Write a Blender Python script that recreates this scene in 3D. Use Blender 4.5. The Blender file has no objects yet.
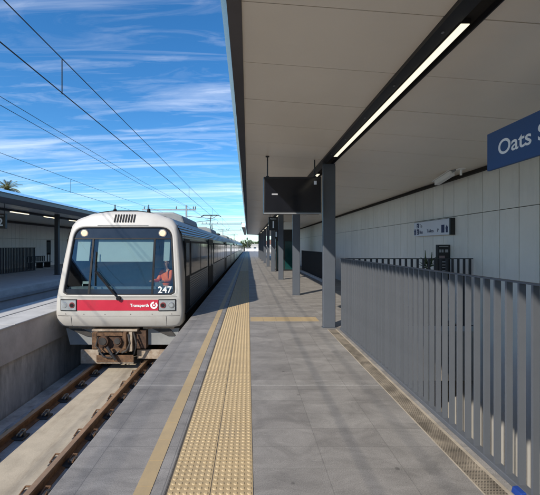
import bpy, bmesh, math, random
from mathutils import Vector, Matrix
random.seed(7)
S = bpy.context.scene
COL = S.collection
PI = math.pi
# ------------------------------------------------------------ camera / light
cd = bpy.data.cameras.new('camera'); cam = bpy.data.objects.new('camera', cd); COL.objects.link(cam)
cam.location = (0, 0, 1.72); cam.rotation_euler = (PI/2, 0, 0)
cd.sensor_width = 36; cd.lens = 350/540*36; cd.shift_x = 22/540; cd.shift_y = -1.5/540
cd.clip_start = 0.05; cd.clip_end = 6000
S.camera = cam
SUN = Vector((1.0, 1.2, -1.07)).normalized()
sd = bpy.data.lights.new('sun', 'SUN'); so = bpy.data.objects.new('sun', sd); COL.objects.link(so)
sd.energy = 3.15; sd.angle = math.radians(0.7); sd.color = (1, .92, .80)
so.rotation_euler = SUN.to_track_quat('-Z', 'Y').to_euler()
so.location = (0, 0, 30)
S.view_settings.view_transform = 'Standard'; S.view_settings.look = 'None'
S.view_settings.gamma = 1; S.view_settings.use_curve_mapping = False
S.view_settings.exposure = 0.74
W = bpy.data.worlds.new('World'); S.world = W; W.use_nodes = True
nt = W.node_tree; nt.nodes.clear()
def N(nt, t, **k):
    n = nt.nodes.new(t)
    for a, b in k.items(): setattr(n, a, b)
    return n
out = N(nt, 'ShaderNodeOutputWorld'); bg = N(nt, 'ShaderNodeBackground'); bg.inputs['Strength'].default_value = 0.14
sky = N(nt, 'ShaderNodeTexSky', sky_type='NISHITA', sun_disc=False)
sky.sun_elevation = math.asin(-SUN.z); sky.sun_rotation = math.atan2(-SUN.x, -SUN.y)
sky.air_density = 1.0; sky.dust_density = 0.1; sky.ozone_density = 2.2; sky.altitude = 200
L = nt.links.new
tc = N(nt, 'ShaderNodeTexCoord'); sep = N(nt, 'ShaderNodeSeparateXYZ'); L(tc.outputs['Generated'], sep.inputs[0])
zc = N(nt, 'ShaderNodeMath', operation='MAXIMUM'); L(sep.outputs['Z'], zc.inputs[0]); zc.inputs[1].default_value = 0.03
za = N(nt, 'ShaderNodeMath', operation='ADD'); L(zc.outputs[0], za.inputs[0]); za.inputs[1].default_value = 0.12
dx = N(nt, 'ShaderNodeMath', operation='DIVIDE'); L(sep.outputs['X'], dx.inputs[0]); L(za.outputs[0], dx.inputs[1])
dy = N(nt, 'ShaderNodeMath', operation='DIVIDE'); L(sep.outputs['Y'], dy.inputs[0]); L(za.outputs[0], dy.inputs[1])
cmb = N(nt, 'ShaderNodeCombineXYZ'); L(dx.outputs[0], cmb.inputs[0]); L(dy.outputs[0], cmb.inputs[1])
def cloud(rot, sx, sy, scale, lo, hi, dist=0.6, det=8):
    mp = N(nt, 'ShaderNodeMapping'); mp.inputs['Rotation'].default_value = (0, 0, rot); mp.inputs['Scale'].default_value = (sx, sy, 1)
    L(cmb.outputs[0], mp.inputs[0])
    no = N(nt, 'ShaderNodeTexNoise'); no.inputs['Scale'].default_value = scale; no.inputs['Detail'].default_value = det
    no.inputs['Roughness'].default_value = 0.6; no.inputs['Distortion'].default_value = dist
    L(mp.outputs[0], no.inputs['Vector'])
    mr = N(nt, 'ShaderNodeMapRange'); mr.inputs['From Min'].default_value = lo; mr.inputs['From Max'].default_value = hi
    L(no.outputs['Fac'], mr.inputs['Value']); return mr.outputs[0]
c1 = cloud(-0.22, 0.28, 2.3, 1.1, 0.48, 0.80, .8, 12)
c2 = cloud(-0.32, .9, 3.4, 2.0, 0.50, 0.92, 1.2, 12)
c3 = cloud(0.0, 0.35, 0.8, 1.0, 0.35, 0.66, .2, 3)
mm = N(nt, 'ShaderNodeMath', operation='MULTIPLY'); L(c2, mm.inputs[0]); L(c3, mm.inputs[1])
ad = N(nt, 'ShaderNodeMath', operation='ADD', use_clamp=True); L(c1, ad.inputs[0]); L(mm.outputs[0], ad.inputs[1])
ml = N(nt, 'ShaderNodeMath', operation='MULTIPLY'); L(ad.outputs[0], ml.inputs[0]); ml.inputs[1].default_value = 0.50
hs = N(nt, 'ShaderNodeHueSaturation'); hs.inputs['Saturation'].default_value = 1.16; hs.inputs['Value'].default_value = .76
tn = N(nt, 'ShaderNodeMixRGB', blend_type='MULTIPLY'); tn.inputs[0].default_value = 1; tn.inputs[2].default_value = (.69, .89, 1.05, 1)
L(sky.outputs[0], tn.inputs[1]); L(tn.outputs[0], hs.inputs['Color'])
mx = N(nt, 'ShaderNodeMixRGB'); L(ml.outputs[0], mx.inputs[0]); L(hs.outputs[0], mx.inputs[1]); mx.inputs[2].default_value = (7.6, 7.6, 7.7, 1)
L(mx.outputs[0], bg.inputs[0]); L(bg.outputs[0], out.inputs[0])

# ------------------------------------------------------------ materials
def mat(name, col, rough=.6, metal=0, var=.12, scale=3, bump=0, bscale=60, col2=None, spec=.5, stretch=(1, 1, 1)):
    m = bpy.data.materials.new(name); m.use_nodes = True; t = m.node_tree; b = t.nodes['Principled BSDF']
    b.inputs['Roughness'].default_value = rough; b.inputs['Metallic'].default_value = metal
    b.inputs['Specular IOR Level'].default_value = spec
    tc = N(t, 'ShaderNodeTexCoord'); mp = N(t, 'ShaderNodeMapping'); mp.inputs['Scale'].default_value = stretch
    t.links.new(tc.outputs['Object'], mp.inputs[0])
    no = N(t, 'ShaderNodeTexNoise'); no.inputs['Scale'].default_value = scale; no.inputs['Detail'].default_value = 8; no.inputs['Roughness'].default_value = .65
    t.links.new(mp.outputs[0], no.inputs['Vector'])
    mr = N(t, 'ShaderNodeMapRange'); mr.inputs['From Min'].default_value = .3; mr.inputs['From Max'].default_value = .7
    t.links.new(no.outputs['Fac'], mr.inputs['Value'])
    mxx = N(t, 'ShaderNodeMixRGB'); t.links.new(mr.outputs[0], mxx.inputs[0])
    c2 = col2 if col2 else tuple(c*(1+var) for c in col)
    c1 = col if col2 else tuple(c*(1-var) for c in col)
    mxx.inputs[1].default_value = (*c1, 1); mxx.inputs[2].default_value = (*c2, 1)
    t.links.new(mxx.outputs[0], b.inputs['Base Color'])
    r2 = N(t, 'ShaderNodeMapRange'); r2.inputs['To Min'].default_value = max(0, rough-.08); r2.inputs['To Max'].default_value = min(1, rough+.1)
    t.links.new(no.outputs['Fac'], r2.inputs['Value']); t.links.new(r2.outputs[0], b.inputs['Roughness'])
    if bump:
        n2 = N(t, 'ShaderNodeTexNoise'); n2.inputs['Scale'].default_value = bscale; n2.inputs['Detail'].default_value = 6
        t.links.new(tc.outputs['Object'], n2.inputs['Vector'])
        bp = N(t, 'ShaderNodeBump'); bp.inputs['Strength'].default_value = bump; bp.inputs['Distance'].default_value = .01
        t.links.new(n2.outputs['Fac'], bp.inputs['Height']); t.links.new(bp.outputs[0], b.inputs['Normal'])
    return m
def emit(name, col, s):
    m = bpy.data.materials.new(name); m.use_nodes = True; b = m.node_tree.nodes['Principled BSDF']
    b.inputs['Base Color'].default_value = (*col, 1); b.inputs['Emission Color'].default_value = (*col, 1); b.inputs['Emission Strength'].default_value = s
    return m
def glass(name, tint, refl=.04, rough=.02):
    m = bpy.data.materials.new(name); m.use_nodes = True; t = m.node_tree; t.nodes.clear()
    o = N(t, 'ShaderNodeOutputMaterial'); tr = N(t, 'ShaderNodeBsdfTransparent'); tr.inputs[0].default_value = (*tint, 1)
    gl = N(t, 'ShaderNodeBsdfGlossy'); gl.inputs['Roughness'].default_value = rough
    fr = N(t, 'ShaderNodeFresnel'); fr.inputs['IOR'].default_value = 1.5
    ad = N(t, 'ShaderNodeMath', operation='ADD'); ad.inputs[1].default_value = refl; t.links.new(fr.outputs[0], ad.inputs[0])
    mi = N(t, 'ShaderNodeMixShader'); t.links.new(ad.outputs[0], mi.inputs[0]); t.links.new(tr.outputs[0], mi.inputs[1]); t.links.new(gl.outputs[0], mi.inputs[2])
    t.links.new(mi.outputs[0], o.inputs[0]); return m
def paver(name, c1, c2, joint, w=.6, h=.3, jw=.004, off=0.5, rough=.62, stain=.45):
    m = mat(name, c1, rough, bump=.12, bscale=180); t = m.node_tree; b = t.nodes['Principled BSDF']; lk = t.links.new
    tc = N(t, 'ShaderNodeTexCoord')
    br = N(t, 'ShaderNodeTexBrick'); br.offset = off; br.inputs['Scale'].default_value = 1
    br.inputs['Brick Width'].default_value = w; br.inputs['Row Height'].default_value = h; br.inputs['Mortar Size'].default_value = jw
    br.inputs['Mortar Smooth'].default_value = .4; br.inputs['Color1'].default_value = (*c1, 1); br.inputs['Color2'].default_value = (*c2, 1)
    br.inputs['Mortar'].default_value = (*joint, 1); br.inputs['Bias'].default_value = 0
    lk(tc.outputs['Object'], br.inputs['Vector'])
    # fine speckle, blotches and directional scuffs
    n1 = N(t, 'ShaderNodeTexNoise'); n1.inputs['Scale'].default_value = 130; n1.inputs['Detail'].default_value = 5; lk(tc.outputs['Object'], n1.inputs['Vector'])
    mp = N(t, 'ShaderNodeMapping'); mp.inputs['Scale'].default_value = (1.3, 2.2, 1); lk(tc.outputs['Object'], mp.inputs[0])
    n2 = N(t, 'ShaderNodeTexNoise'); n2.inputs['Scale'].default_value = 1.6; n2.inputs['Detail'].default_value = 9; n2.inputs['Roughness'].default_value = .7; n2.inputs['Distortion'].default_value = .8
    lk(mp.outputs[0], n2.inputs['Vector'])
    r1 = N(t, 'ShaderNodeMapRange'); r1.inputs['From Min'].default_value = .3; r1.inputs['From Max'].default_value = .7; r1.inputs['To Min'].default_value = .76; r1.inputs['To Max'].default_value = 1.24; lk(n1.outputs['Fac'], r1.inputs['Value'])
    r2 = N(t, 'ShaderNodeMapRange'); r2.inputs['From Min'].default_value = .33; r2.inputs['From Max'].default_value = .68; r2.inputs['To Min'].default_value = 1-stain*.6; r2.inputs['To Max'].default_value = 1+stain*.6; lk(n2.outputs['Fac'], r2.inputs['Value'])
    mp3 = N(t, 'ShaderNodeMapping'); mp3.inputs['Scale'].default_value = (9, 46, 1); mp3.inputs['Rotation'].default_value = (0, 0, .5); lk(tc.outputs['Object'], mp3.inputs[0])
    n3 = N(t, 'ShaderNodeTexNoise'); n3.inputs['Scale'].default_value = .9; n3.inputs['Detail'].default_value = 5; n3.inputs['Distortion'].default_value = 1.5; lk(mp3.outputs[0], n3.inputs['Vector'])
    r3 = N(t, 'ShaderNodeMapRange'); r3.inputs['From Min'].default_value = .64; r3.inputs['From Max'].default_value = .76; r3.inputs['To Min'].default_value = 1; r3.inputs['To Max'].default_value = 1.28; lk(n3.outputs['Fac'], r3.inputs['Value'])
    vo = N(t, 'ShaderNodeTexVoronoi'); vo.inputs['Scale'].default_value = 2.3; vo.inputs['Randomness'].default_value = 1; lk(tc.outputs['Object'], vo.inputs['Vector'])
    r4 = N(t, 'ShaderNodeMapRange'); r4.inputs['From Min'].default_value = .035; r4.inputs['From Max'].default_value = .055; r4.inputs['To Min'].default_value = .62; r4.inputs['To Max'].default_value = 1; lk(vo.outputs['Distance'], r4.inputs['Value'])
    m34 = N(t, 'ShaderNodeMath', operation='MULTIPLY'); lk(r3.outputs[0], m34.inputs[0]); lk(r4.outputs[0], m34.inputs[1])
    m12 = N(t, 'ShaderNodeMath', operation='MULTIPLY'); lk(r1.outputs[0], m12.inputs[0]); lk(m34.outputs[0], m12.inputs[1]); r1 = m12
    mu = N(t, 'ShaderNodeMath', operation='MULTIPLY'); lk(r1.outputs[0], mu.inputs[0]); lk(r2.outputs[0], mu.inputs[1])
    vm = N(t, 'ShaderNodeVectorMath', operation='SCALE'); lk(br.outputs['Color'], vm.inputs[0]); lk(mu.outputs[0], vm.inputs['Scale'])
    lk(vm.outputs[0], b.inputs['Base Color'])
    return m
def ribbed(name, col, rough, metal, axis, freq, strength=.6, dist=.01, var=.15):
    m = mat(name, col, rough, metal, var=var, scale=1.5, stretch=(1, .25, 2)); t = m.node_tree; b = t.nodes['Principled BSDF']
    tc = N(t, 'ShaderNodeTexCoord'); wv = N(t, 'ShaderNodeTexWave', bands_direction=axis); wv.inputs['Scale'].default_value = freq
    t.links.new(tc.outputs['Object'], wv.inputs['Vector'])
    bp = N(t, 'ShaderNodeBump'); bp.inputs['Strength'].default_value = strength; bp.inputs['Distance'].default_value = dist
    t.links.new(wv.outputs['Fac'], bp.inputs['Height']); t.links.new(bp.outputs[0], b.inputs['Normal']); return m

M = dict(
 pave=paver('paving', (.215, .201, .186), (.268, .252, .232), (.165, .155, .143), .6, .3, .0035, 0, stain=.42),
 pave_edge=paver('edge_paving', (.205, .192, .178), (.250, .235, .218), (.14, .132, .124), .6, .3, .0035, 0, stain=.42),
 tact=mat('tactile_cream', (.42, .315, .175), .6, var=.10, scale=1.7, bump=.1),
 tact_dome=mat('tactile_dome', (.46, .35, .20), .65, var=.08, scale=5),
 dark_joint=mat('dark_joint', (.07, .06, .05), .9),
 white_joint=mat('white_joint', (.42, .41, .40), .8, var=.35, scale=9),
 concrete=mat('concrete', (.30, .29, .28), .85, var=.18, scale=2.2, bump=.2, bscale=40),
 far_pave=mat('far_paving', (.44, .43, .43), .8, var=.12, scale=2),
 conc_light=mat('concrete_light', (.50, .49, .47), .8, var=.14, scale=2.5, bump=.15, bscale=40),
 conc_dark=mat('concrete_dark', (.36, .35, .33), .85, col2=(.66, .64, .60), scale=2.6, bump=.25, bscale=30, stretch=(1, 1, .35)),
 wallface=mat('wall_face', (.48, .45, .42), .8, var=.16, scale=2, bump=.2, bscale=25),
 cream_slab=mat('cream_slab', (.42, .365, .28), .85, var=.16, scale=3.5, bump=.2, bscale=50),
 trackbed=mat('trackbed', (.22, .22, .22), .85, col2=(.36, .355, .35), scale=4, bump=.25, bscale=40),
 rust=mat('rust', (.07, .036, .018), .8, col2=(.20, .105, .05), scale=12, bump=.4, bscale=60),
 rust_dark=mat('rust_dark', (.035, .02, .014), .85, col2=(.11, .06, .035), scale=14, bump=.4, bscale=50),
 coupler=mat('coupler_rust', (.05, .03, .02), .85, col2=(.22, .12, .06), scale=9, bump=.5, bscale=45),
 railtop=mat('rail_top', (.42, .27, .16), .38, .5, var=.2, scale=9),
 plate=mat('plate', (.03, .03, .032), .6, var=.3),
 clip=mat('clip', (.26, .20, .13), .6, var=.3, scale=30),
 ceiling=mat('ceiling', (.89, .82, .71), .30, var=.035, scale=.8),
 gap=mat('gap', (.02, .018, .016), .9),
 black=mat('black_steel', (.018, .018, .02), .45, var=.2),
 col=mat('column_paint', (.085, .097, .118), .42, var=.07, scale=2),
 fence=mat('fence_paint', (.098, .107, .122), .45, var=.07, scale=3),
 fence_dk=mat('fence_dark', (.025, .028, .035), .5, var=.1),
 fascia=mat('fascia', (.10, .095, .10), .35, .3, var=.1),
 fascia_lt=mat('fascia_light', (.45, .52, .66), .2, .95, var=.1),
 panel=mat('wall_panel', (.84, .81, .75), .42, var=.045, scale=.9),
 panel2=mat('wall_panel_tone', (.80, .77, .71), .42, var=.045, scale=.9),
 white=mat('white_paint', (.88, .88, .87), .5, var=.04),
 lightstrip=emit('light_strip', (1, .92, .72), .62),
 dimstrip=emit('light_far', (1, .88, .62), 1.1),
 screen=mat('screen', (.006, .007, .011), .12, var=.2),
 blue=mat('sign_blue', (.014, .062, .19), .45, var=.05),
 bright_blue=mat('bright_blue', (.008, .04, .22), .6, var=.2),
 signwhite=mat('sign_white', (.72, .75, .82), .5, var=.03),
 navy=mat('navy_ink', (.02, .03, .10), .5),
 signblack=mat('sign_black', (.012, .012, .014), .4),
 greyink=mat('grey_ink', (.35, .35, .37), .5),
 shell=mat('train_cream', (.48, .46, .425), .42, var=.06, scale=1.6),
 seam=mat('seam_shadow', (.12, .11, .10), .8),
 red=mat('train_red', (.52, .022, .05), .38, var=.06),
 steel=ribbed('train_steel', (.20, .195, .19), .24, .85, 'Z', 5, .35),
 roof=ribbed('train_roof', (.16, .18, .21), .38, .7, 'X', 7, 1, .03),
 under=mat('underframe', (.045, .042, .04), .8, var=.4, scale=5),
 skirt=mat('skirt_grey', (.20, .21, .21), .6, col2=(.27, .275, .27), scale=3),
 dirty=mat('dirty_cream', (.22, .15, .10), .8, col2=(.46, .40, .32), scale=9, bump=.2),
 trim=mat('rubber_trim', (.014, .014, .016), .5, spec=.2),
 band=mat('screen_band', (.02, .026, .036), .1, var=.1),
 glass=glass('windscreen_glass', (.70, .80, .80), .05),
 winglass=mat('tinted_window', (.010, .013, .018), .05, var=.1, spec=.22),
 door=mat('train_door', (.006, .006, .007), .45, var=.2, spec=.12),
 cab=mat('cab_interior', (.50, .50, .42), .6, var=.15),
 cabdark=mat('cab_dark', (.10, .13, .15), .6, var=.2),
 blind=mat('sun_blind', (.34, .40, .39), .7, var=.05),
 chrome=mat('lamp_chrome', (.55, .55, .55), .2, .8),
 lamp=emit('headlamp_lit', (1, .62, .38), .38),
 lens=mat('lamp_lens', (.30, .32, .33), .15, var=.2),
 redlens=mat('tail_lens', (.22, .05, .05), .2),
 orange=mat('orange_vest', (.90, .16, .04), .7, var=.1, scale=12),
 skin=mat('skin', (.42, .24, .17), .6),
 hair=mat('hair', (.025, .018, .014), .7),
 cloth=mat('trousers', (.02, .025, .05), .8),
 wire=mat('wire', (.02, .018, .018), .6),
 insul=mat('insulator', (.16, .10, .08), .4),
 galv=mat('galvanised', (.26, .27, .28), .5, .4, var=.15),
 teal=mat('teal_glass', (.008, .05, .05), .1, var=.2),
 ground=mat('ground', (.24, .20, .15), .95, col2=(.33, .28, .22), scale=.15, bump=.2),
 bark=mat('palm_bark', (.16, .12, .09), .9, var=.25, scale=8, bump=.4),
 frond=mat('palm_frond', (.11, .13, .035), .6, col2=(.28, .25, .09), scale=.8),
 leaf=mat('leaf', (.035, .06, .02), .7, col2=(.08, .11, .035), scale=.6),
 bldg=mat('far_building', (.55, .53, .50), .8, var=.12, scale=.4),
 tile=mat('roof_tile', (.26, .13, .09), .8, var=.2, scale=1),
)
def dirt(m, col, lo, hi, amt, stretch=(1, 1, .3), scale=3):
    t = m.node_tree; b = t.nodes['Principled BSDF']; src = b.inputs['Base Color'].links[0].from_socket
    tc = N(t, 'ShaderNodeTexCoord'); mp = N(t, 'ShaderNodeMapping'); mp.inputs['Scale'].default_value = stretch; t.links.new(tc.outputs['Object'], mp.inputs[0])
    no = N(t, 'ShaderNodeTexNoise'); no.inputs['Scale'].default_value = scale; no.inputs['Detail'].default_value = 10; no.inputs['Roughness'].default_value = .72; t.links.new(mp.outputs[0], no.inputs['Vector'])
    mr = N(t, 'ShaderNodeMapRange'); mr.inputs['From Min'].default_value = lo; mr.inputs['From Max'].default_value = hi; mr.inputs['To Max'].default_value = amt; t.links.new(no.outputs['Fac'], mr.inputs['Value'])
    mx_ = N(t, 'ShaderNodeMixRGB'); t.links.new(mr.outputs[0], mx_.inputs[0]); t.links.new(src, mx_.inputs[1]); mx_.inputs[2].default_value = (*col, 1); t.links.new(mx_.outputs[0], b.inputs['Base Color'])
dirt(M['shell'], (.34, .29, .23), .52, .80, .38, (1, 1, .5), 5)
dirt(M['red'], (.22, .05, .05), .52, .8, .5, (1, 1, .5), 6)
dirt(M['panel'], (.45, .43, .39), .50, .8, .35, (1, 1, .15), 4)
dirt(M['panel2'], (.45, .43, .39), .50, .8, .35, (1, 1, .15), 4)
dirt(M['fence'], (.20, .20, .20), .55, .8, .35, (1, 1, .3), 8)
dirt(M['col'], (.17, .17, .17), .56, .8, .35, (1, 1, .3), 8)
dirt(M['cream_slab'], (.20, .15, .10), .48, .75, .6, (2.2, .35, 1), 3)
dirt(M['trackbed'], (.12, .09, .06), .48, .75, .6, (1, 1, 1), 5)
dirt(M['conc_dark'], (.14, .13, .12), .45, .70, .75, (1, 1.4, .35), 2.2)
dirt(M['wallface'], (.22, .19, .17), .48, .75, .5, (1, .8, .5), 2)
dirt(M['tact'], (.30, .24, .16), .50, .75, .55, (1, .6, 1), 3.5)
dirt(M['conc_light'], (.25, .24, .22), .50, .78, .5, (1, .6, 1), 3)
# drainage grate: dark holes in a brown metal strip
def grate_mat():
    m = mat('drain_grate', (.24, .2, .15), .6, .2, var=.2, scale=6); t = m.node_tree; b = t.nodes['Principled BSDF']
    tc = N(t, 'ShaderNodeTexCoord'); br = N(t, 'ShaderNodeTexBrick'); br.offset = .5; br.inputs['Scale'].default_value = 1
    br.inputs['Brick Width'].default_value = .022; br.inputs['Row Height'].default_value = .016; br.inputs['Mortar Size'].default_value = .0045
    br.inputs['Color1'].default_value = (.055, .045, .035, 1); br.inputs['Color2'].default_value = (.10, .083, .062, 1)
    br.inputs['Mortar'].default_value = (.33, .28, .215, 1)
    t.links.new(tc.outputs['Object'], br.inputs['Vector'])
    no = N(t, 'ShaderNodeTexNoise'); no.inputs['Scale'].default_value = 5; no.inputs['Detail'].default_value = 5; t.links.new(tc.outputs['Object'], no.inputs['Vector'])
    mr = N(t, 'ShaderNodeMapRange'); mr.inputs['From Min'].default_value = .35; mr.inputs['From Max'].default_value = .65; mr.inputs['To Min'].default_value = .55; mr.inputs['To Max'].default_value = 1.25
    t.links.new(no.outputs['Fac'], mr.inputs['Value'])
    vm = N(t, 'ShaderNodeVectorMath', operation='SCALE'); t.links.new(br.outputs['Color'], vm.inputs[0]); t.links.new(mr.outputs[0], vm.inputs['Scale'])
    t.links.new(vm.outputs[0], b.inputs['Base Color']); return m
M['grate'] = grate_mat()

# ------------------------------------------------------------ helpers
class MB:
    def __init__(s): s.b = bmesh.new()
    def poly(s, pts):
        try: return s.b.faces.new([s.b.verts.new(p) for p in pts])
        except ValueError: pass
    def box(s, x0, x1, y0, y1, z0, z1):
        v = [s.b.verts.new(p) for p in ((x0, y0, z0), (x1, y0, z0), (x1, y1, z0), (x0, y1, z0), (x0, y0, z1), (x1, y0, z1), (x1, y1, z1), (x0, y1, z1))]
        for f in ((3, 2, 1, 0), (4, 5, 6, 7), (0, 1, 5, 4), (1, 2, 6, 5), (2, 3, 7, 6), (3, 0, 4, 7)): s.b.faces.new([v[i] for i in f])
        return s
    def prism(s, pts, axis, a, c):       # 2-D outline extruded along an axis
        def P(u, v, w): return {'X': (w, u, v), 'Y': (u, w, v), 'Z': (u, v, w)}[axis]
        A = [s.b.verts.new(P(u, v, a)) for u, v in pts]; B = [s.b.verts.new(P(u, v, c)) for u, v in pts]
        n = len(pts)
        s.b.faces.new(A[::-1]); s.b.faces.new(B)
        for i in range(n): s.b.faces.new([A[i], A[(i+1) % n], B[(i+1) % n], B[i]])
        return s
    def tube(s, p, q, r, n=8, r2=None, cap=True):
        p = Vector(p); q = Vector(q); d = (q-p).normalized(); r2 = r if r2 is None else r2
        u = d.orthogonal().normalized(); w = d.cross(u)
        A = [s.b.verts.new(p+(u*math.cos(2*PI*i/n)+w*math.sin(2*PI*i/n))*r) for i in range(n)]
        B = [s.b.verts.new(q+(u*math.cos(2*PI*i/n)+w*math.sin(2*PI*i/n))*r2) for i in range(n)]
        for i in range(n): s.b.faces.new([A[i], A[(i+1) % n], B[(i+1) % n], B[i]])
        if cap: s.b.faces.new(A[::-1]); s.b.faces.new(B)
        return s
    def path(s, pts, r, n=6):
        for a, c in zip(pts, pts[1:]): s.tube(a, c, r, n)
        return s
    def build(s, name, m, parent=None, bevel=0, smooth=False, loc=None):
        bmesh.ops.recalc_face_normals(s.b, faces=s.b.faces[:])
        me = bpy.data.meshes.new(name); s.b.to_mesh(me); s.b.free(); me.materials.append(m)
        o = bpy.data.objects.new(name, me); COL.objects.link(o)
        if parent is not None: o.parent = parent
        if smooth:
            for p in me.polygons: p.use_smooth = True
        if bevel:
            bv = o.modifiers.new('bevel', 'BEVEL'); bv.width = bevel; bv.segments = 2; bv.limit_method = 'ANGLE'
        if loc is not None: o.location = loc
        return o
def B(*a): return MB().box(*a)
def tag(o, label=None, cat=None, group=None, kind=None):
    if label: o['label'] = label
    if cat: o['category'] = cat
    if group: o['group'] = group
    if kind: o['kind'] = kind
    return o
def struct(o): return tag(o, kind='structure')
def empty(name, loc, label, cat, group=None, rz=0):
    o = bpy.data.objects.new(name, None); COL.objects.link(o); o.location = loc; o.rotation_euler = (0, 0, rz); o.empty_display_size = .2
    return tag(o, label, cat, group)
def copy_tree(o, parent=None):
    c = o.copy(); COL.objects.link(c)
    if parent is not None: c.parent = parent
    for ch in list(o.children): copy_tree(ch, c)
    return c
def text(name, s, size, m, parent, loc, rot, ext=.002, align='LEFT', bold=0, xs=1):
    cu = bpy.data.curves.new(name, 'FONT'); cu.body = s; cu.size = size; cu.extrude = ext; cu.align_x = align; cu.offset = bold; cu.resolution_u = 8
    t = bpy.data.objects.new('tmp', cu); COL.objects.link(t)
    bpy.context.view_layer.update()
    me = bpy.data.meshes.new_from_object(t.evaluated_get(bpy.context.evaluated_depsgraph_get()))
    bpy.data.objects.remove(t); me.name = name; me.materials.clear(); me.materials.append(m)
    o = bpy.data.objects.new(name, me); COL.objects.link(o); o.parent = parent; o.location = loc; o.rotation_euler = rot; o.scale = (xs, 1, 1)
    return o
FACE_CAM = (PI/2, 0, 0)            # reads from -Y side
FACE_LEFT = (PI/2, 0, -PI/2)       # reads from -X side

# ------------------------------------------------------------ setting
struct(B(-1500, 1500, -300, 3000, -3.2, -3.0).build('terrain', M['ground']))
YN, YF = -26, 112
EX = 1.94                          # right edge of the walking platform beside the stairwell
p = MB(); p.box(-.57, EX, YN, 7.06, -1.0, 0)
p.box(-.57, 4.6, 7.06, YF, -1.0, 0)
platform = struct(p.build('platform', M['pave']))
struct(B(-1.39, -.574, YN, YF, -.25, 0).build('platform_edge', M['pave_edge'], bevel=.012))
struct(B(-1.30, -.574, YN, YF, -1.24, -.252).build('platform_wall', M['concrete']))
# cream warning line of 300 mm tiles and tactile paving of domed tiles
m = MB(); y = YN
while y < 100:
    m.box(-.795, -.68, y+.003, y+.297, -.02, .004); y += .3
struct(m.build('edge_line', M['tact']))
m = MB(); y = YN
while y < 100:
    for x0 in (-.563, -.262): m.box(x0+.002, x0+.297, y+.002, y+.298, -.02, .005)
    y += .3
struct(m.build('tactile_paving', M['tact']))
struct(B(-.573, -.553, YN, 100, -.02, .002).build('tactile_seam', M['dark_joint']))
m = MB()
y = 1.8
while y < 24:
    ns = 8 if y < 9 else 5
    for i in range(12):
        x = -.563+.025+(i % 6)*.049+.002+(.301 if i > 5 else 0)
        m.tube((x, y+.025, .005), (x, y+.025, .0105), .0175, ns, .0115, cap=True)
    y += .05
struct(m.build('tactile_domes', M['tact_dome']))
m = MB(); x = .055
while x < 1.6:
    m.box(x+.003, min(x+.3, 1.63)-.003, 8.00, 8.46, -.02, .005); x += .3
struct(m.build('cross_line', M['tact']))
m = MB(); m2 = MB()
for k in range(-3, 14):
    y = 4.32+k*5.7
    m.box(-1.38, -.80, y, y+.008, -.02, .0022); m.box(-.675, -.577, y, y+.008, -.02, .0022); m.box(.04, 1.62, y, y+.008, -.02, .0022)
struct(m.build('expansion_joint', M['white_joint']))
struct(B(1.64, 1.80, YN, 7.2, -.02, .003).build('drain_grate', M['grate']))
m = MB(); m.box(1.632, 1.64, YN, 7.2, -.02, .005); m.box(1.80, 1.826, YN, 7.2, -.02, .006)
struct(m.build('drain_edge', mat('drain_edge', (.42, .36, .28), .6, .1, var=.2, scale=7)))
# stairwell
struct(B(1.942, 4.6, 7.062, 7.2, -1.0, .1).build('landing_edge', mat('landing_paint', (.34, .36, .39), .6, var=.06)))
struct(B(1.9, 4.6, YN, 14, -2.6, -2.5).build('stairwell_floor', M['concrete']))
struct(B(1.82, 1.938, YN, 7.06, -2.5, -.012).build('stairwell_side', M['concrete']))
# track
struct(B(-3.95, -1.31, YN, 400, -3.0, -1.245).build('track_slab', M['trackbed']))
struct(B(-3.36, -2.62, YN, 400, -1.245, -1.215).build('track_plinth', M['cream_slab'], bevel=.01))
struct(B(-4.72, -3.95, YN, 400, -3.0, -1.62).build('drain_channel', M['conc_dark']))
struct(B(-9.3, -6.2, YN, 400, -3.0, -1.24).build('track_slab', M['trackbed']))
m = MB(); m.box(-17.9, -9.4, YN, YF, -1.24, 0)
struct(m.build('platform', M['far_pave']))
struct(B(-9.95, -9.395, YN, YF, -.2, .006).build('platform_coping', M['conc_light']))
struct(B(-17.9, -15.2, YN, YF, 0, .012).build('footpath', M['conc_light']))
struct(B(-9.6, -9.32, YN, YF, -.36, -.24).build('platform_ledge', M['concrete']))
# median retaining wall
rw = empty('retaining_wall', (-5.4, 0, -1.3), 'long low concrete barrier wall between the two tracks', 'wall')
def at(o, mb, name, m_, **k):
    ob = mb.build(name, m_, o, **k); ob.location = -Vector(o.location) if k.get('loc') is None else k['loc']; return ob
def wp(mb, name, m_, root, **k):        # build in world coordinates under a root with a location
    ob = mb.build(name, m_, root, **k); ob.matrix_parent_inverse = Matrix.Translation(-root.location) if root.rotation_euler.z == 0 else Matrix.Identity(4); return ob
wp(B(-6.1, -4.76, YN, 300, -3.0, .0), 'wall', M['conc_dark'], rw)
m = MB(); m.box(-5.35, -4.68, YN, 300, -.56, .12)
wp(m, 'upper_face', M['wallface'], rw)
m = MB(); y = YN
while y < 120:
    m.box(-6.14, -5.56, y, y+2.99, .0, .125); m.box(-5.40, -4.66, y, y+2.99, .122, .155); y += 3
wp(m, 'coping', M['conc_light'], rw, bevel=.01)

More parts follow.
